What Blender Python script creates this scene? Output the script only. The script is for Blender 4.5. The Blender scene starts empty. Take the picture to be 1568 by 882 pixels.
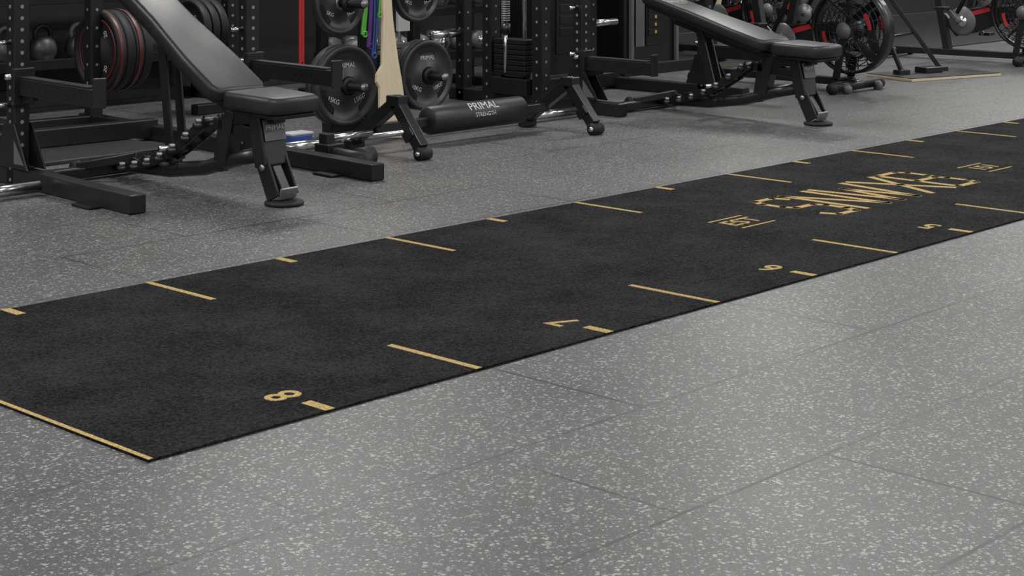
import bpy, bmesh, math, random
from mathutils import Vector, Matrix
random.seed(4)
scene=bpy.context.scene
scene.view_settings.view_transform='Standard'
R=math.radians
# ------------------------------------------------------------ materials
def mat(name,col,rough=.5,metal=0,noise=0,nscale=60,bump=0,spec=.5,emit=None,es=0):
    m=bpy.data.materials.new(name); m.use_nodes=True
    nt=m.node_tree; b=nt.nodes['Principled BSDF']
    c=(*col,1)
    b.inputs['Base Color'].default_value=c
    b.inputs['Roughness'].default_value=rough
    b.inputs['Metallic'].default_value=metal
    b.inputs['Specular IOR Level'].default_value=spec
    if noise or bump:
        tc=nt.nodes.new('ShaderNodeTexCoord'); n=nt.nodes.new('ShaderNodeTexNoise')
        n.inputs['Scale'].default_value=nscale; n.inputs['Detail'].default_value=4
        nt.links.new(tc.outputs['Object'],n.inputs['Vector'])
        if noise:
            r=nt.nodes.new('ShaderNodeValToRGB')
            r.color_ramp.elements[0].color=(*[x*(1-noise) for x in col],1)
            r.color_ramp.elements[1].color=(*[min(1,x*(1+noise)) for x in col],1)
            r.color_ramp.elements[0].position=.3; r.color_ramp.elements[1].position=.7
            nt.links.new(n.outputs['Fac'],r.inputs['Fac']); nt.links.new(r.outputs['Color'],b.inputs['Base Color'])
        if bump:
            bp=nt.nodes.new('ShaderNodeBump'); bp.inputs['Strength'].default_value=bump; bp.inputs['Distance'].default_value=.002
            nt.links.new(n.outputs['Fac'],bp.inputs['Height']); nt.links.new(bp.outputs['Normal'],b.inputs['Normal'])
    if emit:
        b.inputs['Emission Color'].default_value=(*emit,1); b.inputs['Emission Strength'].default_value=es
    return m
M={}
M['black']=mat('black_powder_coat',(.010,.011,.012),.32,0,.25,200,.1,.42)
M['dark']=mat('dark_steel',(.005,.005,.006),.5,spec=.35)
M['vinyl']=mat('black_vinyl',(.012,.013,.015),.42,0,.15,300,.3,.45)
M['iron']=mat('cast_iron_grey',(.024,.026,.030),.42,0,.2,120,.2)
M['rubber']=mat('black_rubber',(.009,.009,.010),.6,0,.2,150,.2,.35)
M['chrome']=mat('chrome',(.62,.62,.63),.22,1)
M['steel']=mat('brushed_steel',(.25,.25,.26),.4,.8,.2,90)
M['hole']=mat('zinc_hole_rim',(.22,.22,.23),.5,.2)
M['white']=mat('white_print',(.5,.5,.5),.6)
M['red']=mat('red_paint',(.38,.02,.025),.4)
M['maroon']=mat('maroon_urethane',(.08,.010,.013),.45)
M['green']=mat('green_latex',(.10,.45,.05),.5)
M['purple']=mat('purple_latex',(.08,.02,.16),.5)
M['blue']=mat('blue_plastic',(.03,.07,.28),.4)
M['yellow']=mat('yellow_turf_print',(.35,.255,.108),.9,0,.55,140,.5,.1)
M['yel2']=mat('yellow_print',(.5,.35,.05),.6)
M['grey']=mat('grey_plastic',(.10,.105,.11),.45)
M['wall']=mat('charcoal_wall',(.012,.013,.014),.6,0,.2,3)
M['paint']=mat('light_wall_paint',(.50,.50,.49),.8,0,.05,3)
M['ceil']=mat('ceiling_paint',(.5,.5,.5),.9)
M['cream']=mat('cream_column_paint',(.42,.38,.27),.6,0,.08,5)
M['trim']=mat('dark_trim',(.03,.03,.03),.5)
M['lamp']=mat('lamp_diffuser',(.9,.9,.9),.5,emit=(1,.98,.95),es=3)
M['mat']=mat('dark_platform_rubber',(.018,.021,.021),.4,0,.3,80)
def wood():
    m=bpy.data.materials.new('birch_plywood'); m.use_nodes=True; nt=m.node_tree; b=nt.nodes['Principled BSDF']
    tc=nt.nodes.new('ShaderNodeTexCoord'); mp=nt.nodes.new('ShaderNodeMapping'); mp.inputs['Scale'].default_value=(40,40,4)
    n=nt.nodes.new('ShaderNodeTexNoise'); n.inputs['Scale'].default_value=2
    r=nt.nodes.new('ShaderNodeValToRGB'); r.color_ramp.elements[0].color=(.46,.37,.25,1); r.color_ramp.elements[1].color=(.60,.51,.37,1)
    nt.links.new(tc.outputs['Object'],mp.inputs[0]); nt.links.new(mp.outputs[0],n.inputs['Vector'])
    nt.links.new(n.outputs['Fac'],r.inputs[0]); nt.links.new(r.outputs[0],b.inputs['Base Color']); b.inputs['Roughness'].default_value=.5
    return m
M['wood']=wood()
def floor_mat():
    m=bpy.data.materials.new('speckled_rubber_floor'); m.use_nodes=True; nt=m.node_tree; b=nt.nodes['Principled BSDF']
    N=nt.nodes.new; L=nt.links.new
    def math_(op,a,c,clamp=False):
        n=N('ShaderNodeMath'); n.operation=op; n.use_clamp=clamp
        for i,v in enumerate((a,c)):
            if isinstance(v,(int,float)): n.inputs[i].default_value=v
            elif v is not None: L(v,n.inputs[i])
        return n.outputs[0]
    tc=N('ShaderNodeTexCoord')
    nz=N('ShaderNodeTexNoise'); nz.inputs['Scale'].default_value=260; nz.inputs['Detail'].default_value=2
    L(tc.outputs['Object'],nz.inputs['Vector'])
    vm=N('ShaderNodeVectorMath'); vm.operation='SCALE'; vm.inputs['Scale'].default_value=.008
    L(nz.outputs['Color'],vm.inputs[0])
    va=N('ShaderNodeVectorMath'); va.operation='ADD'; L(tc.outputs['Object'],va.inputs[0]); L(vm.outputs[0],va.inputs[1])
    def specks(scale,thr,dens):
        v=N('ShaderNodeTexVoronoi'); v.inputs['Scale'].default_value=scale; L(va.outputs[0],v.inputs['Vector'])
        sp=N('ShaderNodeSeparateColor'); L(v.outputs['Color'],sp.inputs[0])
        size=math_('MULTIPLY',math_('SUBTRACT',sp.outputs[0],dens,True),thr/(1-dens))
        d=math_('MULTIPLY',math_('SUBTRACT',size,v.outputs['Distance']),14,True)
        return math_('MULTIPLY',d,math_('ADD',math_('MULTIPLY',sp.outputs[1],.6),.4),True)
    s1=specks(125,.64,.45); s2=specks(230,.62,.35); s3=specks(84,.50,.72)
    big=N('ShaderNodeTexNoise'); big.inputs['Scale'].default_value=1.3; big.inputs['Detail'].default_value=5; L(tc.outputs['Object'],big.inputs['Vector'])
    fine=N('ShaderNodeTexNoise'); fine.inputs['Scale'].default_value=240; fine.inputs['Detail'].default_value=3; L(tc.outputs['Object'],fine.inputs['Vector'])
    base=N('ShaderNodeValToRGB'); base.color_ramp.elements[0].color=(.040,.041,.042,1); base.color_ramp.elements[1].color=(.080,.081,.083,1)
    base.color_ramp.elements[0].position=.3; base.color_ramp.elements[1].position=.7
    L(math_('ADD',math_('MULTIPLY',big.outputs['Fac'],.4),math_('MULTIPLY',fine.outputs['Fac'],.6)),base.inputs[0])
    tot=math_('ADD',math_('ADD',s1,s3),math_('MULTIPLY',s2,.4),True)
    mx=N('ShaderNodeMix'); mx.data_type='RGBA'; L(tot,mx.inputs[0]); L(base.outputs[0],mx.inputs[6]); mx.inputs[7].default_value=(.30,.30,.295,1)
    br=N('ShaderNodeTexBrick'); br.inputs['Scale'].default_value=1; br.inputs['Brick Width'].default_value=1.03; br.inputs['Row Height'].default_value=.515
    br.inputs['Mortar Size'].default_value=.0055; br.inputs['Mortar Smooth'].default_value=.2; br.offset=.5
    mp=N('ShaderNodeMapping'); mp.inputs['Location'].default_value=(-.12,-3.129+.515*10,0); L(tc.outputs['Object'],mp.inputs[0]); L(mp.outputs[0],br.inputs['Vector'])
    wob=N('ShaderNodeTexNoise'); wob.inputs['Scale'].default_value=1.1; L(tc.outputs['Object'],wob.inputs['Vector'])
    seam=math_('MULTIPLY',br.outputs['Fac'],math_('ADD',math_('MULTIPLY',math_('SUBTRACT',wob.outputs['Fac'],.44,True),5,True),.40),True)
    mx2=N('ShaderNodeMix'); mx2.data_type='RGBA'; L(math_('MULTIPLY',seam,.95),mx2.inputs[0]); L(mx.outputs[2],mx2.inputs[6]); mx2.inputs[7].default_value=(.014,.014,.014,1)
    L(mx2.outputs[2],b.inputs['Base Color']); b.inputs['Specular IOR Level'].default_value=.5
    L(math_('ADD',math_('MULTIPLY',big.outputs['Fac'],.25),.32),b.inputs['Roughness'])
    bp=N('ShaderNodeBump'); bp.inputs['Strength'].default_value=.2; bp.inputs['Distance'].default_value=.001
    L(fine.outputs['Fac'],bp.inputs['Height']); L(bp.outputs[0],b.inputs['Normal'])
    return m
M['floor']=floor_mat()
def turf_mat():
    m=bpy.data.materials.new('black_turf'); m.use_nodes=True; nt=m.node_tree; b=nt.nodes['Principled BSDF']; N=nt.nodes.new; L=nt.links.new
    tc=N('ShaderNodeTexCoord'); n=N('ShaderNodeTexNoise'); n.inputs['Scale'].default_value=110; n.inputs['Detail'].default_value=6; n.inputs['Roughness'].default_value=.9
    n2=N('ShaderNodeTexNoise'); n2.inputs['Scale'].default_value=3.2; n2.inputs['Detail'].default_value=8; n2.inputs['Roughness'].default_value=.65
    for k in (n,n2): L(tc.outputs['Object'],k.inputs['Vector'])
    a=N('ShaderNodeMath'); a.operation='MULTIPLY'; a.inputs[1].default_value=.22; L(n2.outputs['Fac'],a.inputs[0])
    c=N('ShaderNodeMath'); c.operation='MULTIPLY_ADD'; c.inputs[1].default_value=.86; L(n.outputs['Fac'],c.inputs[0]); L(a.outputs[0],c.inputs[2])
    r=N('ShaderNodeValToRGB'); r.color_ramp.elements[0].position=.47; r.color_ramp.elements[1].position=.64
    r.color_ramp.elements[0].color=(.001,.001,.0012,1); r.color_ramp.elements[1].color=(.050,.050,.054,1)
    L(c.outputs[0],r.inputs[0]); L(r.outputs[0],b.inputs['Base Color']); b.inputs['Roughness'].default_value=.95; b.inputs['Specular IOR Level'].default_value=.1
    bp=N('ShaderNodeBump'); bp.inputs['Strength'].default_value=1; bp.inputs['Distance'].default_value=.006; L(n.outputs['Fac'],bp.inputs['Height']); L(bp.outputs[0],b.inputs['Normal'])
    return m
M['turf']=turf_mat()

# ------------------------------------------------------------ builder
def V(*a): return Vector(a)
def frame(p1,p2):
    d=(p2-p1).normalized()
    up=V(0,0,1) if abs(d.z)<.95 else V(0,1,0)
    x=up.cross(d).normalized()
    y=d.cross(x).normalized()
    return Matrix(((x.x,y.x,d.x,0),(x.y,y.y,d.y,0),(x.z,y.z,d.z,0),(0,0,0,1)))
YZ=Matrix(((0,0,1,0),(1,0,0,0),(0,1,0,0),(0,0,0,1)))
class B:
    def __init__(s,name): s.name=name; s.bm=bmesh.new(); s.mats=[]
    def mi(s,k):
        if k not in s.mats: s.mats.append(k)
        return s.mats.index(k)
    def add(s,bm,mx,k,smooth=False):
        i=s.mi(k)
        bmesh.ops.transform(bm,matrix=mx,verts=bm.verts)
        for f in bm.faces: f.material_index=i; f.smooth=smooth
        t=bpy.data.meshes.new('t'); bm.to_mesh(t); bm.free(); s.bm.from_mesh(t); bpy.data.meshes.remove(t)
    def box(s,c,size,k='black',rot=None,bev=.004,seg=2,smooth=False):
        bm=bmesh.new(); bmesh.ops.create_cube(bm,size=1)
        bmesh.ops.scale(bm,vec=size,verts=bm.verts)
        if bev: bmesh.ops.bevel(bm,geom=bm.edges[:],offset=min(bev,min(size)*.45),segments=seg,affect='EDGES',profile=.5)
        mx=Matrix.Translation(c)
        if rot is not None: mx=mx@rot
        s.add(bm,mx,k,smooth)
    def beam(s,p1,p2,w=.07,h=.07,k='black',bev=.005,holes=0,hk='hole',hr=.0085,faces='xy'):
        p1=V(*p1);p2=V(*p2); L=(p2-p1).length; f=frame(p1,p2)
        s.box((p1+p2)/2,(w,h,L),k,f,bev)
        if holes:
            n=int(L/holes)
            for i in range(n):
                t=(i+.5)*holes
                for ax,off in (('x',w/2),('y',h/2)):
                    if ax not in faces: continue
                    for sg in (-1,1):
                        o=V(sg*off,0,0) if ax=='x' else V(0,sg*off,0)
                        c=Matrix.Translation(p1)@f@Matrix.Translation(V(0,0,t)+o)
                        rm=Matrix.Rotation(R(90),4,'Y') if ax=='x' else Matrix.Rotation(R(90),4,'X')
                        bm=bmesh.new(); bmesh.ops.create_cone(bm,cap_ends=True,segments=10,radius1=hr,radius2=hr,depth=.0016)
                        s.add(bm,c@rm,hk)
    def tube(s,p1,p2,r=.015,k='chrome',seg=20,r2=None):
        p1=V(*p1);p2=V(*p2)
        bm=bmesh.new(); bmesh.ops.create_cone(bm,cap_ends=True,segments=seg,radius1=r,radius2=r if r2 is None else r2,depth=(p2-p1).length)
        s.add(bm,Matrix.Translation((p1+p2)/2)@frame(p1,p2),k,True)
    def lathe(s,prof,mx,k,seg=40):
        bm=bmesh.new(); vs=[bm.verts.new((r,0,z)) for r,z in prof]
        es=[bm.edges.new((a,b)) for a,b in zip(vs,vs[1:])]
        bmesh.ops.spin(bm,geom=vs+es,axis=(0,0,1),cent=(0,0,0),steps=seg,angle=2*math.pi)
        bmesh.ops.remove_doubles(bm,verts=bm.verts,dist=1e-5)
        bmesh.ops.recalc_face_normals(bm,faces=bm.faces)
        s.add(bm,mx,k,True)
    def torus(s,mx,Rr,r,k,seg=40,arc=1.0):
        n=int(seg*arc); pts=[mx@V(Rr*math.cos(2*math.pi*i/seg),Rr*math.sin(2*math.pi*i/seg),0) for i in range(n+1)]
        s.path(pts,r,k,6)
    def path(s,pts,r,k='black',seg=10):
        pts=[Vector(p) for p in pts]; bm=bmesh.new(); rings=[]
        prev=None
        for i,p in enumerate(pts):
            a=pts[max(0,i-1)]; b=pts[min(len(pts)-1,i+1)]
            d=(b-a).normalized()
            if prev is None:
                h=V(0,0,1) if abs(d.z)<.9 else V(1,0,0)
                x=h.cross(d).normalized()
            else: x=(prev-d*prev.dot(d)).normalized()
            prev=x; y=d.cross(x)
            rings.append([bm.verts.new(p+(x*math.cos(2*math.pi*j/seg)+y*math.sin(2*math.pi*j/seg))*r) for j in range(seg)])
        for a,b in zip(rings,rings[1:]):
            for j in range(seg): bm.faces.new((a[j],a[(j+1)%seg],b[(j+1)%seg],b[j]))
        bm.faces.new(rings[0][::-1]); bm.faces.new(rings[-1])
        s.add(bm,Matrix.Identity(4),k,True)
    def prism(s,poly,th,mx,k,bev=.003,smooth=False,seg=2):
        bm=bmesh.new(); vs=[bm.verts.new((x,y,-th/2)) for x,y in poly]; f=bm.faces.new(vs)
        r=bmesh.ops.extrude_face_region(bm,geom=[f]); bmesh.ops.translate(bm,vec=(0,0,th),verts=[v for v in r['geom'] if isinstance(v,bmesh.types.BMVert)])
        bmesh.ops.recalc_face_normals(bm,faces=bm.faces)
        if bev:
            es=[e for e in bm.edges if abs(e.verts[0].co.z-e.verts[1].co.z)<1e-6]
            bmesh.ops.bevel(bm,geom=es,offset=bev,segments=seg,affect='EDGES',profile=.5)
        s.add(bm,mx,k,smooth)
    def text(s,st,size,mx,k='white',ext=.0006,bold=0):
        cu=bpy.data.curves.new('t','FONT'); cu.body=st; cu.size=size; cu.align_x='CENTER'; cu.align_y='CENTER'; cu.offset=bold
        cu.resolution_u=4; cu.extrude=ext
        ob=bpy.data.objects.new('t',cu); scene.collection.objects.link(ob)
        dg=bpy.context.evaluated_depsgraph_get(); me=bpy.data.meshes.new_from_object(ob.evaluated_get(dg))
        bpy.data.objects.remove(ob); bm=bmesh.new(); bm.from_mesh(me); bpy.data.meshes.remove(me)
        s.add(bm,mx,k)
    def done(s,loc=(0,0,0),rz=0):
        me=bpy.data.meshes.new(s.name); s.bm.to_mesh(me); s.bm.free()
        for k in s.mats: me.materials.append(M[k])
        ob=bpy.data.objects.new(s.name,me); ob.location=loc; ob.rotation_euler=(0,0,rz)
        scene.collection.objects.link(ob); return ob
T=Matrix.Translation
def RX(a): return Matrix.Rotation(R(a),4,'X')
def RY(a): return Matrix.Rotation(R(a),4,'Y')
def RZ(a): return Matrix.Rotation(R(a),4,'Z')

# ------------------------------------------------------------ room
X0,X1,Y0,Y1,H=-4,21,-5,9.2,3.2
b=B('floor'); b.box(((X0+X1)/2,(Y0+Y1)/2,-.05),(X1-X0,Y1-Y0,.1),'floor',bev=0); b.done()
b=B('ceiling'); b.box(((X0+X1)/2,(Y0+Y1)/2,H+.05),(X1-X0,Y1-Y0,.1),'ceil',bev=0); b.done()
# back wall: charcoal dado below, unseen upper part lightened to reflect onto the floor
b=B('wall_back'); b.box(((X0+X1)/2,Y1+.05,.7),(X1-X0,.1,1.4),'wall',bev=0); b.box(((X0+X1)/2,Y1+.05,(1.4+H)/2),(X1-X0,.1,H-1.4),'paint',bev=0); b.done()
b=B('wall_front'); b.box(((X0+X1)/2,Y0-.05,H/2),(X1-X0,.1,H),'paint',bev=0); b.done()
b=B('wall_left'); b.box((X0-.05,(Y0+Y1)/2,H/2),(.1,Y1-Y0,H),'paint',bev=0); b.done()
b=B('wall_right'); b.box((X1+.05,(Y0+Y1)/2,.7),(.1,Y1-Y0,1.4),'wall',bev=0); b.box((X1+.05,(Y0+Y1)/2,(1.4+H)/2),(.1,Y1-Y0,H-1.4),'paint',bev=0); b.done()
b=B('baseboard_back'); b.box(((X0+X1)/2,Y1-.01,.06),(X1-X0-.02,.02,.12),'trim'); b.done()
for ix in range(6):
    for iy in range(4):
        x=-2+ix*4.2; y=-3.2+iy*3.6
        b=B('ceiling_lamp'); b.box((0,0,0),(1.5,.34,.05),'white'); b.box((0,0,-.028),(1.42,.28,.01),'lamp',bev=0); b.done((x,y,H-.025))
        ld=bpy.data.lights.new('lamp_light','AREA'); ld.shape='RECTANGLE'; ld.size=1.5; ld.size_y=.5; ld.energy=(62,63,67,76)[iy]; ld.color=(1,.985,.96)
        lo=bpy.data.objects.new('lamp_light',ld); lo.location=(x,y,H-.08); scene.collection.objects.link(lo)
w=bpy.data.worlds.new('world'); scene.world=w; w.use_nodes=True; w.node_tree.nodes['Background'].inputs[0].default_value=(.5,.5,.5,1); w.node_tree.nodes['Background'].inputs[1].default_value=.4
b=B('lifting_platform'); b.box((4.52,7.93,.01),(1.0,1.72,.02),'mat',bev=.004); b.done()
b=B('rubber_mat'); b.box((15.55,8.3,.006),(10.5,1.64,.012),'mat',bev=.003); b.done()
b=B('support_column'); b.lathe([(0,0),(.17,0),(.17,.1),(.14,.12),(.14,H-.1),(.17,H),(0,H)],T((0,0,0)),'cream',32); b.done((11.9,8.75,.012))

# ------------------------------------------------------------ turf
TX=2.15; TY0=3.13; TY1=4.615
b=B('turf_track'); b.box(((TX+18.5)/2,(TY0+TY1)/2,.003),(18.5-TX,TY1-TY0,.006),'turf',bev=0)
z=.0066
def mark(x0,x1,y0,y1,k='yellow'): b.box(((x0+x1)/2,(y0+y1)/2,z),(x1-x0,y1-y0,.0012),k,bev=0)
mark(TX,TX+.013,TY0,TY1)
for i in range(14):
    xl=3.17+1.03*i; xs=xl-.505
    for (x,L,wd) in ((xl,.345,.021),(xs,.09,.030)):
        if x>18.3: continue
        mark(x-wd/2,x+wd/2,TY0,TY0+L); mark(x-wd/2,x+wd/2,TY1-L,TY1)
    if i<9: b.text(str(8-i) if i<8 else '0',.135,T((xs+.0,TY0+.172,z))@RZ(90),'yellow',.0006,.002)
def stroke(pts,w):
    for i in range(len(pts)-1):
        a=V(*pts[i],0); c=V(*pts[i+1],0); d=c-a
        b.box((a+c)/2+V(0,0,z),(d.length+w*.9,w,.0012),'yellow',Matrix.Rotation(math.atan2(d.y,d.x),4,'Z'),bev=0)
# block lettering: each letter drawn with two parallel painted strokes where the photo shows inline lettering
GL={'S':[[(1,.86),(.86,1),(.14,1),(0,.86),(0,.62),(.14,.5),(.86,.5),(1,.38),(1,.14),(.86,0),(.14,0),(0,.14)]],
'N':[[(0,0),(0,1),(1,0),(1,1)]],
'W':[[(0,1),(.25,0),(.5,.8),(.75,0),(1,1)]],
'X':[[(0,0),(1,1)],[(0,1),(1,0)]],
'B':[[(0,0),(0,1),(.85,1),(1,.88),(1,.62),(.86,.5),(0,.5)],[(.86,.5),(1,.38),(1,.12),(.85,0),(0,0)]]}
x=5.715
for ch,wd in (('S',.20),('N',.20),('W',.28),('X',.22),('B',.21)):
    for pl in GL[ch]: stroke([(x+u*(wd-.035),3.69+v*.40) for u,v in pl],.032)
    x+=wd+.014
for cx,st in ((5.345,'EST'),(7.24,'151')):
    mark(cx-.105,cx+.105,3.945,3.955); mark(cx-.105,cx+.105,3.787,3.797)
    b.text(st,.12,T((cx,3.871,z)),'yellow',.0006,.001)
b.done()

# ------------------------------------------------------------ bench
def bench(name,loc,ang,rz=0):
    b=B(name)
    poly=[(-.11,-.09),(.11,-.09),(.13,-.05),(.145,.19),(.125,.225),(-.125,.225),(-.145,.19),(-.13,-.05)]
    b.prism(poly,.072,T((0,0,.412))@RX(2),'vinyl',.02,True,4)
    b.box((0,.06,.368),(.22,.27,.016),'dark',RX(2))
    hy,hz=.27,.425
    a=R(ang); D=V(0,math.cos(a),math.sin(a)); n=V(0,-math.sin(a),math.cos(a))
    Lb=.93
    poly=[(-.12,0),(.12,0),(.142,.04),(.142,.25),(.118,.55),(.118,.88),(.10,Lb),(-.10,Lb),(-.118,.88),(-.118,.55),(-.142,.25),(-.142,.04)]
    fr=Matrix(((1,0,0,0),(0,D.y,n.y,hy),(0,D.z,n.z,hz),(0,0,0,1)))
    b.prism(poly,.065,fr,'vinyl',.02,True,4)
    b.prism([(x*.85,y*.94+.03) for x,y in poly],.02,fr@T((0,0,-.04)),'dark',.003)
    b.beam(fr@V(0,-.02,-.075),fr@V(0,.72,-.075),.06,.05,'black')
    b.text('PRIMAL',.05,fr@T((0,.74,.0335)),'white'); b.text('STRENGTH',.018,fr@T((0,.705,.0335)),'white')
    b.beam((0,.12,.37),(0,.07,.15),.125,.075,'black',.008)
    b.box((0,.055,.30),(.11,.006,.09),'grey',RX(-13)); b.text('PRIMAL',.03,T((0,.0505,.31))@RX(77),'white')
    for sx in (-.05,.05):
        b.beam((sx,.09,.21),(sx,.0,.03),.012,.075,'black',.003)
        b.tube((sx*1.3,.06,.15),(sx*1.05,.06,.15),.013,'steel')
    b.beam((0,.08,.17),(0,.0,.05),.05,.05,'black')
    b.lathe([(0,0),(.075,0),(.08,.006),(.08,.014),(.07,.02),(0,.02)],T((0,-.005,0)),'rubber',28); b.box((0,-.03,.05),(.09,.012,.05),'steel',RX(20))
    b.beam((0,.02,.355),(0,.36,.32),.06,.05,'black')
    b.beam((0,.12,.27),(0,.42,.30),.05,.05,'black')
    b.path([(0,.10,.20),(0,.28,.16),(0,.5,.10),(0,.75,.065),(0,1.17,.055)],.032,'black',8)
    b.beam((0,.30,.36),(0,.36,.14),.07,.06,'black')
    b.beam((0,.36,.33),(0,.40,.10),.05,.05,'black')
    for sx in (-.04,.04):
        P=[];Q=[]
        for i in range(15):
            t=i/14; y=.46+.58*t; zz=.30-.235*t+.05*math.sin(math.pi*t)*-1
            P.append((y,zz+(.028 if i%2==0 else .012))); Q.append((y,zz-.03))
        b.prism(P+Q[::-1],.008,T((sx,0,0))@YZ,'black',.001)
    for i in range(7):
        t=i/6; y=.48+.54*t; zz=.305-.235*t-.05*math.sin(math.pi*t)
        b.tube((-.065,y,zz),(.065,y,zz),.010,'steel',12); b.tube((-.075,y,zz-.02),(.075,y,zz-.02),.014,'black',12)
    q=fr@V(0,.52,-.08)
    for sx in (-.035,.035): b.beam((sx,q.y,q.z),(sx,.70,.17),.012,.05,'black',.002)
    b.tube((-.09,.70,.17),(.09,.70,.17),.012,'chrome')
    b.beam((-.33,1.15,.035),(.33,1.15,.035),.06,.05,'black',.008)
    b.beam((-.20,1.15,.06),(0,1.0,.10),.02,.04,'black'); b.beam((.20,1.15,.06),(0,1.0,.10),.02,.04,'black')
    for sx in (-1,1):
        b.box((sx*.33,1.15,.03),(.04,.09,.06),'rubber',bev=.01); b.tube((sx*.16-.015,1.21,.04),(sx*.16+.015,1.21,.04),.038,'rubber')
    return b.done(loc,rz)
bench('adjustable_bench',(4.40,5.46,0),31,R(2))
bench('adjustable_bench',(8.07,5.33,0),15,R(0))

# ------------------------------------------------------------ power racks
def cable_parts(b):
    for y in (.32,.74): b.beam((.0,y,.0),(.0,y,2.3),.08,.08,'black',holes=.08)
    b.box((0,.53,.12),(.14,.30,.10),'dark')
    for y in (.44,.62): b.tube((-.02,y,.1),(-.02,y,2.2),.013,'chrome')
    for i in range(7): b.box((0,.53,.2+i*.032),(.12,.26,.028),'dark')
    for i in range(16): b.torus(T((-.06,.56,.52+i*.014)),.024,.0045,'steel',14)
    b.tube((-.06,.56,.2),(-.06,.56,.52),.012,'chrome'); b.tube((-.06,.56,.44),(-.06,.56,.50),.03,'black'); b.tube((-.06,.56,.76),(-.06,.56,.82),.032,'black'); b.tube((-.06,.56,.8),(-.06,.56,2.2),.01,'chrome')
    b.lathe([(.02,-.015),(.07,-.015),(.055,0),(.07,.015),(.02,.015)],T((0,.36,.14))@RY(90),'grey',28)
def rack(name,loc,wid,arm_z,arm_len,foot,depth=1.49,rz=0,extra=None,mid=.86):
    b=B(name); Hh=2.35
    for sx in (0,wid):
        for y in (0,depth):
            b.beam((sx,y,.0),(sx,y,Hh),.075,.075,'black',.006,holes=.05 if y==0 else .1,faces='xy')
        b.beam((sx,-foot,.0395),(sx,depth+.1,.0395),.075,.075,'black',.006)
        b.box((sx,-foot+.002,.0395),(.07,.006,.07),'dark')
        b.box((sx-.05,-foot+.28,.006),(.10,.14,.012),'dark')
        b.beam((sx,0,Hh-.04),(sx,depth,Hh-.04),.075,.075,'black')
        for o in (-.042,.042):
            b.prism([(-.17,.08),(.12,.08),(.045,.27),(-.045,.27)],.006,T((sx+o,0,0))@YZ,'black',.001)
            b.prism([(-.14,.10),(-.05,.10),(-.05,.2)],.0065,T((sx+o*1.01,0,0))@YZ,'grey',.0)
        b.beam((sx,-.03,arm_z),(sx,-arm_len,arm_z),.055,.075,'black',.004,holes=.06,faces='x',hk='dark')
        b.box((sx,-arm_len,arm_z+.02),(.06,.014,.125),'black')
        b.box((sx,-.045,arm_z),(.10,.03,.16),'black'); b.box((sx,-arm_len/2,arm_z+.041),(.05,arm_len*.85,.008),'rubber')
        b.beam((sx,-.05,arm_z-.06),(sx,-.16,arm_z-.035),.03,.04,'black')
        b.tube((sx-.06,0,arm_z+.04),(sx+.07,0,arm_z+.04),.012,'chrome')
        b.box((sx,-.06,1.25),(.06,.09,.03),'black'); b.box((sx,-.1,1.28),(.06,.012,.09),'black')
        for zz in (.35,.62): b.tube((sx-.04,0,zz),(sx-.1,0,zz),.01,'chrome')
        for zz in (.42,.85): b.tube((sx,depth,zz),(sx+.28 if sx else sx-.28,depth,zz),.024,'chrome')
    b.beam((0,depth,.0395),(wid,depth,.0395)); b.beam((0,depth,Hh-.04),(wid,depth,Hh-.04)); b.beam((0,0,Hh-.04),(wid,0,Hh-.04))
    b.beam((0,mid,.066),(wid,mid,.066),.075,.09)
    b.beam((0,depth,1.3),(wid,depth,1.3),.06,.06)
    if extra: extra(b)
    return b.done(loc,rz)
rack('power_rack',(3.93,6.70,0),1.2,.43,.70,1.0,rz=R(-3.5))
rack('power_rack',(7.60,6.66,0),1.2,.29,.55,.32,depth=.98,extra=cable_parts,mid=.75)

# ------------------------------------------------------------ plates
def plate_into(b,mx,r=.22,th=.045,k='iron',txt='15KG',grips=True,ring=None):
    h=th/2
    b.lathe([(.026,-h),(r*.97,-h),(r,-h*.8),(r,h*.8),(r*.975,h),(r*.88,h),(r*.86,h*.55),(r*.42,h*.55),(r*.38,h),(.04,h),(.036,h*1.15),(.026,h*1.15),(.026,-h)],mx,k,48)
    b.lathe([(.0255,h*1.2),(.042,h*1.2),(.042,h*.9)],mx,'steel',24)
    if ring: b.lathe([(r*.80,h*.6),(r*.80,h*.75),(r*.74,h*.75),(r*.74,h*.6)],mx,ring,48)
    if grips:
        for i in range(3):
            a0=90+i*120; poly=[]
            for j in range(9): a=R(a0-28+56*j/8); poly.append((r*.80*math.cos(a),r*.80*math.sin(a)))
            for j in range(9): a=R(a0+24-48*j/8); poly.append((r*.66*math.cos(a),r*.66*math.sin(a)))
            b.prism(poly,.004,mx@T((0,0,h*.56)),'dark',.0)
    b.text(txt,r*.17,mx@T((r*.42,-r*.34,h*.56+.001))@RZ(20),'white'); b.text(txt,r*.17,mx@T((-r*.42,-r*.34,h*.56+.001))@RZ(-20),'white')
    b.text('PRIMAL',r*.17,mx@T((0,r*.50,h*.56+.0025)),'white')
FY=RX(90)
b=B('weight_plate_tree')
tx,ty=6.28,7.06
b.beam((tx,ty,0),(tx,ty,1.25),.075,.075); b.beam((tx-.30,ty,.03),(tx+.30,ty,.03),.07,.06); b.beam((tx,ty-.35,.03),(tx,ty+.35,.03),.07,.06)
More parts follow.
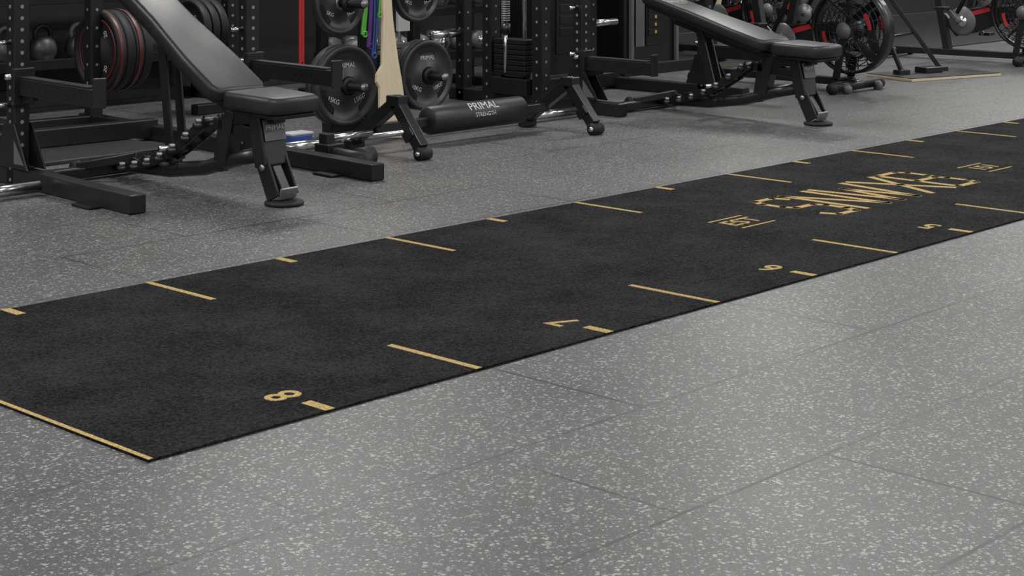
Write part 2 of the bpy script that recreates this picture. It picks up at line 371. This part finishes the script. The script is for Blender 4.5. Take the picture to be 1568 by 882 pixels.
for px,pz,r,t in ((5.985,.262,.215,'15KG'),(6.575,.275,.195,'10KG'),(5.985,.70,.17,'5KG'),(6.55,.74,.17,'5KG')):
    b.tube((px,ty,pz),(px,ty-.30,pz),.025,'dark'); b.tube((px,ty-.2,pz),(px,ty-.315,pz),.02,'steel')
    b.beam((tx,ty,pz),(px,ty,pz),.05,.05)
    for j in range(2 if r>.18 else 1):
        plate_into(b,T((px,ty-.10-.05*j,pz))@FY,r,.045,'iron',t)
    b.lathe([(.026,0),(.05,0),(.05,.02),(.026,.02)],T((px,ty-.175,pz))@FY,'dark',24)
b.beam((5.70,ty-.05,1.22),(6.86,ty-.05,1.22),.04,.04)
b.done()
b=B('resistance_bands')
def band(x,z1,k,wd,sway=.03):
    N=14
    for sgn in (-1,1):
        pts=[(x+sgn*.014+sway*math.sin(i/N*5+x*9)*(1-i/N)*0.6, 6.975+sgn*.006, z1+(1.245-z1)*i/N) for i in range(N+1)]
        for a,c in zip(pts,pts[1:]): b.beam(a,c,wd,.006,k,0)
    b.torus(T((x,6.975,z1))@RX(90),.014,.006,k,16)
band(5.742,.39,'red',.014,0); band(6.185,.52,'green',.016); band(6.225,.45,'purple',.024); band(6.29,.62,'green',.010); band(6.15,.72,'green',.012); band(6.25,.40,'blue',.010)
b.done()
b=B('wooden_board')
poly=[(-.05,0),(.055,0),(.06,.06),(.05,.13),(.085,.20),(.075,.30),(.055,.42),(.035,.62),(.02,1.05),(-.02,1.05),(-.035,.62),(-.06,.38),(-.10,.33),(-.105,.29),(-.085,.26),(-.09,.16),(-.065,.09)]
b.prism(poly,.02,Matrix(((1,0,0,0),(0,0,-1,0),(0,1,0,0),(0,0,0,1))),'wood',.003)
o=b.done((6.05,6.60,.005)); o.rotation_euler=(R(-11),R(6),0)
b=B('bumper_plates'); 
for i in range(4): plate_into(b,T((5.265+i*.058,8.12,.42))@RY(-90),.225-.002*i,.055,'rubber',' 20 ',False,'maroon' if i%2==0 else None)
for xx in (5.38,5.26): b.lathe([(.226,-.01),(.229,0),(.226,.01)],T((xx,8.12,.42))@RY(90),'maroon',48)
b.done()
b=B('plate_storage_post'); b.beam((6.2,8.2,0.0),(6.2,8.2,1.1),.07,.07,holes=.06); b.beam((5.95,8.2,.03),(6.45,8.2,.03),.07,.06); b.tube((6.17,8.2,.50),(5.86,8.2,.50),.024,'chrome')
for i in range(3): plate_into(b,T((5.93+i*.06,8.2,.50))@RY(-90),.17,.05,'rubber','10',False,'maroon' if i==1 else None)
b.done()
b=B('kettlebell_rack')
for x in (-1,1):
    b.beam((x,0,0),(x,0,1.0),.06,.06); b.beam((x,-.19,.03),(x,.14,.03),.06,.06)
for zz in (.28,.66):
    b.box((0,-.02,zz),(2.0,.26,.03),'steel'); b.box((0,-.16,zz+.01),(2.0,.012,.06),'black')
    for i in range(8):
        x=-.85+i*.243; r=.085-.012*(zz>.5)
        b.lathe([(0,-r*.9),(r*.6,-r*.9),(r*.95,-r*.35),(r,0),(r*.85,r*.55),(r*.45,r*.9),(0,r)],T((x,-.02,zz+.015+r*.9)),'iron',20)
        c=T((x,-.02,zz+.015+r*1.9))@RX(90); b.torus(c,r*.62,r*.17,'dark' if i%2 else 'grey',18)
b.done((5.55,9.0,0))

# ------------------------------------------------------------ roller pad stand
b=B('roller_pad_bench')
for x in (5.64,6.90):
    b.beam((x,5.955,.055),(x,6.14,.275),.055,.06,'black'); b.beam((x,6.11,.275),(x,6.44,.05),.055,.06,'black')
    b.box((x,6.13,.27),(.062,.09,.05),'black'); b.tube((x-.035,5.945,.032),(x+.035,5.945,.032),.032,'rubber'); b.tube((x-.045,5.945,.032),(x+.045,5.945,.032),.012,'chrome')
    b.beam((x-.05,6.44,.028),(x+.05,6.44,.028),.05,.05,'rubber')
    b.box((x,6.02,.115),(.07,.05,.07),'black',RX(50))
b.beam((5.64,6.30,.12),(6.90,6.30,.12),.045,.045,'black')
b.lathe([(0,0),(.06,0),(.072,.014),(.072,.68),(.06,.694),(0,.694)],T((6.0,6.30,.125))@RY(90),'vinyl',32)
b.text('PRIMAL',.065,T((6.36,6.2495,.176))@RX(45),'white'); b.text('STRENGTH',.03,T((6.36,6.229,.135))@RX(75),'white')
b.done()
def barbell(name,loc,L=2.2):
    b=B(name); h=L/2
    b.tube((-h+.4,0,0),(h-.4,0,0),.014,'chrome'); 
    for s in (-1,1):
        b.tube((s*(h-.4),0,0),(s*h,0,0),.025,'chrome'); b.tube((s*(h-.43),0,0),(s*(h-.4),0,0),.036,'steel'); b.tube((s*(h-.002),0,0),(s*(h+.002),0,0),.018,'dark')
    return b.done(loc)
barbell('barbell',(6.32,6.54,.037)); barbell('barbell',(2.74,6.38,.037))
b=B('landmine_sleeve')
b.tube((5.21,5.86,.05),(5.24,6.2,.05),.036,'dark'); b.tube((5.2095,5.855,.05),(5.2105,5.862,.05),.026,'rubber'); b.box((5.24,6.16,.05),(.10,.10,.10),'black')
b.tube((5.22,6.18,.12),(5.52,6.18,.12),.014,'chrome'); b.box((5.24,6.18,.12),(.05,.06,.05),'black'); b.tube((5.27,6.0,.045),(5.36,6.0,.045),.045,'rubber'); b.done()
b=B('storage_box'); b.box((0,0,.03),(.14,.09,.06),'blue',bev=.01); b.box((0,0,.062),(.145,.095,.012),'white'); b.done((5.55,6.78,0))
b=B('dumbbell_rack')
for x in (7.0,8.3):
    b.beam((x,8.3,.0),(x,8.3,1.1),.06,.06); b.beam((x,7.85,.03),(x,8.5,.03),.07,.06)
for zz in (.22,.52,.86):
    b.beam((7.0,8.15,zz),(8.3,8.15,zz),.03,.05); b.beam((7.0,8.37,zz+.05),(8.3,8.37,zz+.05),.03,.05)
    for i in range(7):
        x=7.12+i*.18; 
        for y in (8.12,8.36): b.tube((x,y-.05,zz+.10),(x,y+.05,zz+.10),.062,'grey' if (i+int(zz*10))%3 else 'steel',8)
        b.tube((x,8.14,zz+.10),(x,8.34,zz+.10),.016,'chrome')
        b.tube((x,8.067,zz+.10),(x,8.072,zz+.10),.035,'chrome')
b.done()
b=B('lat_pulley_machine')
for x in (6.75,7.15): b.beam((x,7.62,0.0),(x,7.62,2.2),.06,.06)
b.beam((6.75,7.62,2.17),(7.15,7.62,2.17)); b.beam((6.6,7.62,.035),(7.3,7.62,.035))
b.tube((6.7,7.52,.78),(7.3,7.52,.80),.013,'chrome'); b.tube((6.72,7.55,.9),(7.22,7.5,.72),.012,'chrome')
for i in range(9): b.box((6.95,7.62,.1+i*.035),(.26,.12,.03),'grey' if i>6 else 'dark')
for x in (6.87,7.03): b.tube((x,7.62,.06),(x,7.62,2.1),.011,'chrome')
b.lathe([(.01,-.012),(.06,-.012),(.048,0),(.06,.012),(.01,.012)],T((6.95,7.52,.72))@RX(90),'grey',24)
b.box((6.95,7.5,.55),(.09,.03,.16),'white')
b.done()
def tower(loc):
    b=B('weight_stack_tower')
    b.box((0,0,1.1),(.62,.40,2.2),'black',bev=.02,seg=3); b.box((0,-.205,1.15),(.16,.012,1.9),'dark')
    b.box((0,0,.04),(.80,.55,.08),'dark')
    for i in range(24):
        b.box((0,-.213,.3+i*.055),(.12,.008,.045),'dark',bev=.002); b.box((.02,-.219,.3+i*.055),(.02,.003,.022),'yel2',bev=0)
    for x in (-.26,.26): b.beam((x,-.22,.05),(x,-.22,2.2),.03,.03,'grey')
    b.box((-.15,-.21,.9),(.10,.004,1.4),'grey',bev=0)
    return b.done(loc)
tower((9.80,8.1,0))
b=B('weight_stack_tower'); b.box((0,0,1.1),(.34,.5,2.2),'dark',bev=.02,seg=3); b.box((0,-.255,1.1),(.2,.01,1.8),'black'); b.box((0,0,.03),(.5,.6,.06),'dark')
for i in range(12): b.box((0,-.262,.35+i*.08),(.14,.006,.06),'dark'); 
b.done((8.85,8.15,0))

# ------------------------------------------------------------ exercise bikes
def bike(name,loc,rz=0):
    b=B(name)
    for y,wd in ((0,.56),(1.15,.5)):
        b.tube((-wd/2,y,.045),(wd/2,y,.045),.032,'black'); 
        for s in (-1,1): b.tube((s*wd/2-.02,y,.037),(s*wd/2+.02,y,.037),.036,'rubber'); 
    b.tube((-.2,-.05,.03),(-.17,-.05,.03),.03,'grey'); b.tube((.17,-.05,.03),(.2,-.05,.03),.03,'grey')
    b.beam((0,0,.06),(0,1.15,.06),.07,.05,'black')
    for s in (-1,1): b.beam((s*.09,.10,.07),(s*.09,.03,.40),.02,.05,'black'); b.box((s*.055,.09,.07),(.09,.05,.03),'black')
    C=V(0,.03,.40); mx=T(C)@RY(90)
    for s in (-1,1):
        for rr in (.275,.24,.205,.17,.135,.10): b.torus(mx@T((0,0,s*(.055+.03*(1-rr/.275)))),rr,.0035,'black',44)
        for i in range(20):
            a=2*math.pi*i/20; p=mx@V(.06*math.cos(a),.06*math.sin(a),s*.078); q=mx@V(.275*math.cos(a+.3),.275*math.sin(a+.3),s*.055); b.path([p,q],.0028,'black',5)
        b.lathe([(0,.0),(.05,.0),(.055,-.012),(.0,-.012)] ,mx@T((0,0,s*.098)),'grey',28)
        for a0 in (50,230):
            poly=[(.19*math.cos(R(a0+j*6)),.19*math.sin(R(a0+j*6))) for j in range(7)]+[(.165*math.cos(R(a0+36-j*6)),.165*math.sin(R(a0+36-j*6))) for j in range(7)]
            b.prism(poly,.003,mx@T((0,0,s*.07)),'red',0)
    b.lathe([(.268,-.055),(.285,-.055),(.285,.055),(.268,.055),(.268,-.055)],mx,'black',48)
    for i in range(10):
        a=2*math.pi*i/10; p=mx@V(.16*math.cos(a),.16*math.sin(a),0)
        b.box(p,(.07,.012,.19),'dark',Matrix.Rotation(-a+R(90),4,'X')@RZ(25))
    b.prism([(.10,.36),(.12,.46),(.50,.42),(.66,.36),(.68,.26),(.60,.20),(.46,.22)],.07,YZ,'black',.012)
    b.lathe([(0,.0),(.10,.0),(.115,-.012),(.115,-.03),(0,-.03)],T((-.045,.56,.31))@RY(-90),'grey',32)
    b.lathe([(0,.0),(.045,.0),(.045,-.02),(0,-.02)],T((-.06,.56,.31))@RY(-90),'chrome',24)
    b.prism([(.32,.40),(.34,.43),(.48,.39),(.46,.36)],.004,T((-.038,0,0))@YZ,'red',0)
    for s,a in ((-1,40),(1,220)):
        e=V(s*.08,.56+.16*math.cos(R(a)),.31+.16*math.sin(R(a))); b.beam((s*.08,.56,.31),e,.015,.03,'steel'); b.box(e+V(s*.06,0,0),(.10,.09,.025),'black')
    b.beam((0,.52,.36),(0,.40,.95),.06,.05,'black'); b.beam((0,.70,.08),(0,.82,.72),.06,.06,'black'); b.beam((0,.60,.2),(0,.74,.35),.05,.05,'black')
    b.tube((0,.80,.60),(0,.86,.88),.02,'chrome')
    b.prism([(-.03,-.16),(.03,-.16),(.05,-.03),(.12,.08),(.10,.14),(-.10,.14),(-.12,.08),(-.05,-.03)],.06,T((0,.88,.92)),'vinyl',.02,True,3)
    for s in (-1,1):
        b.path([(s*.13,.56,.38),(s*.15,.42,.62),(s*.2,.34,.95),(s*.22,.42,1.18),(s*.22,.55,1.24)],.017,'black',10)
        b.tube((s*.22,.45,1.195),(s*.22,.58,1.25),.022,'rubber')
        b.path([(s*.03,.1,.69),(s*.12,.25,.72),(s*.13,.42,.64)],.012,'grey',8)
    b.box((0,.36,1.02),(.2,.04,.15),'grey',RX(-25)); b.box((0,.377,1.02),(.16,.01,.1),'dark',RX(-25))
    b.beam((0,.06,.68),(0,.40,.92),.05,.04,'black'); b.box((0,.0,.705),(.10,.05,.05),'red',RX(-30))
    b.lathe([(0,.0),(.06,.0),(.065,-.02),(0,-.02)],T((-.08,.36,.50))@RY(-90),'steel',28); b.tube((-.08,.36,.50),(.0,.36,.42),.015,'black')
    return b.done(loc,rz)
bike('exercise_bike',(9.72,6.12,0)); bike('exercise_bike',(12.35,6.20,.0),R(4)); bike('exercise_bike',(11.1,7.57+.12,.012),R(0))
b=B('landmine_platform')
b.box((0,0,.010),(.86,.46,.018),'wood',bev=.002); b.box((0,0,.022),(.85,.45,.006),'mat',bev=0)
b.box((0,.05,.045),(.16,.12,.04),'black')
b.beam((-.26,.05,.04),(-.44,.40,.95),.03,.03,'black'); b.beam((.16,.10,.04),(-.42,.40,.95),.03,.03,'black'); b.beam((-.3,.15,.28),(.0,.2,.3),.02,.02,'black')
b.box((.16,.10,.04),(.10,.07,.03),'black'); b.box((-.26,.05,.04),(.10,.07,.03),'black')
b.beam((-.43,.40,.0),(-.43,.40,1.25),.05,.05,'black')
b.done((10.98,6.27,0),R(-16))

# ------------------------------------------------------------ camera
cd=bpy.data.cameras.new('camera'); cam=bpy.data.objects.new('camera',cd); scene.collection.objects.link(cam)
cam.location=(0,0,1.2); cam.rotation_euler=(R(90),0,-math.atan2(.725,.689))
cd.sensor_width=36; cd.lens=60.3; cd.shift_y=-.3705; cd.clip_end=100
scene.camera=cam
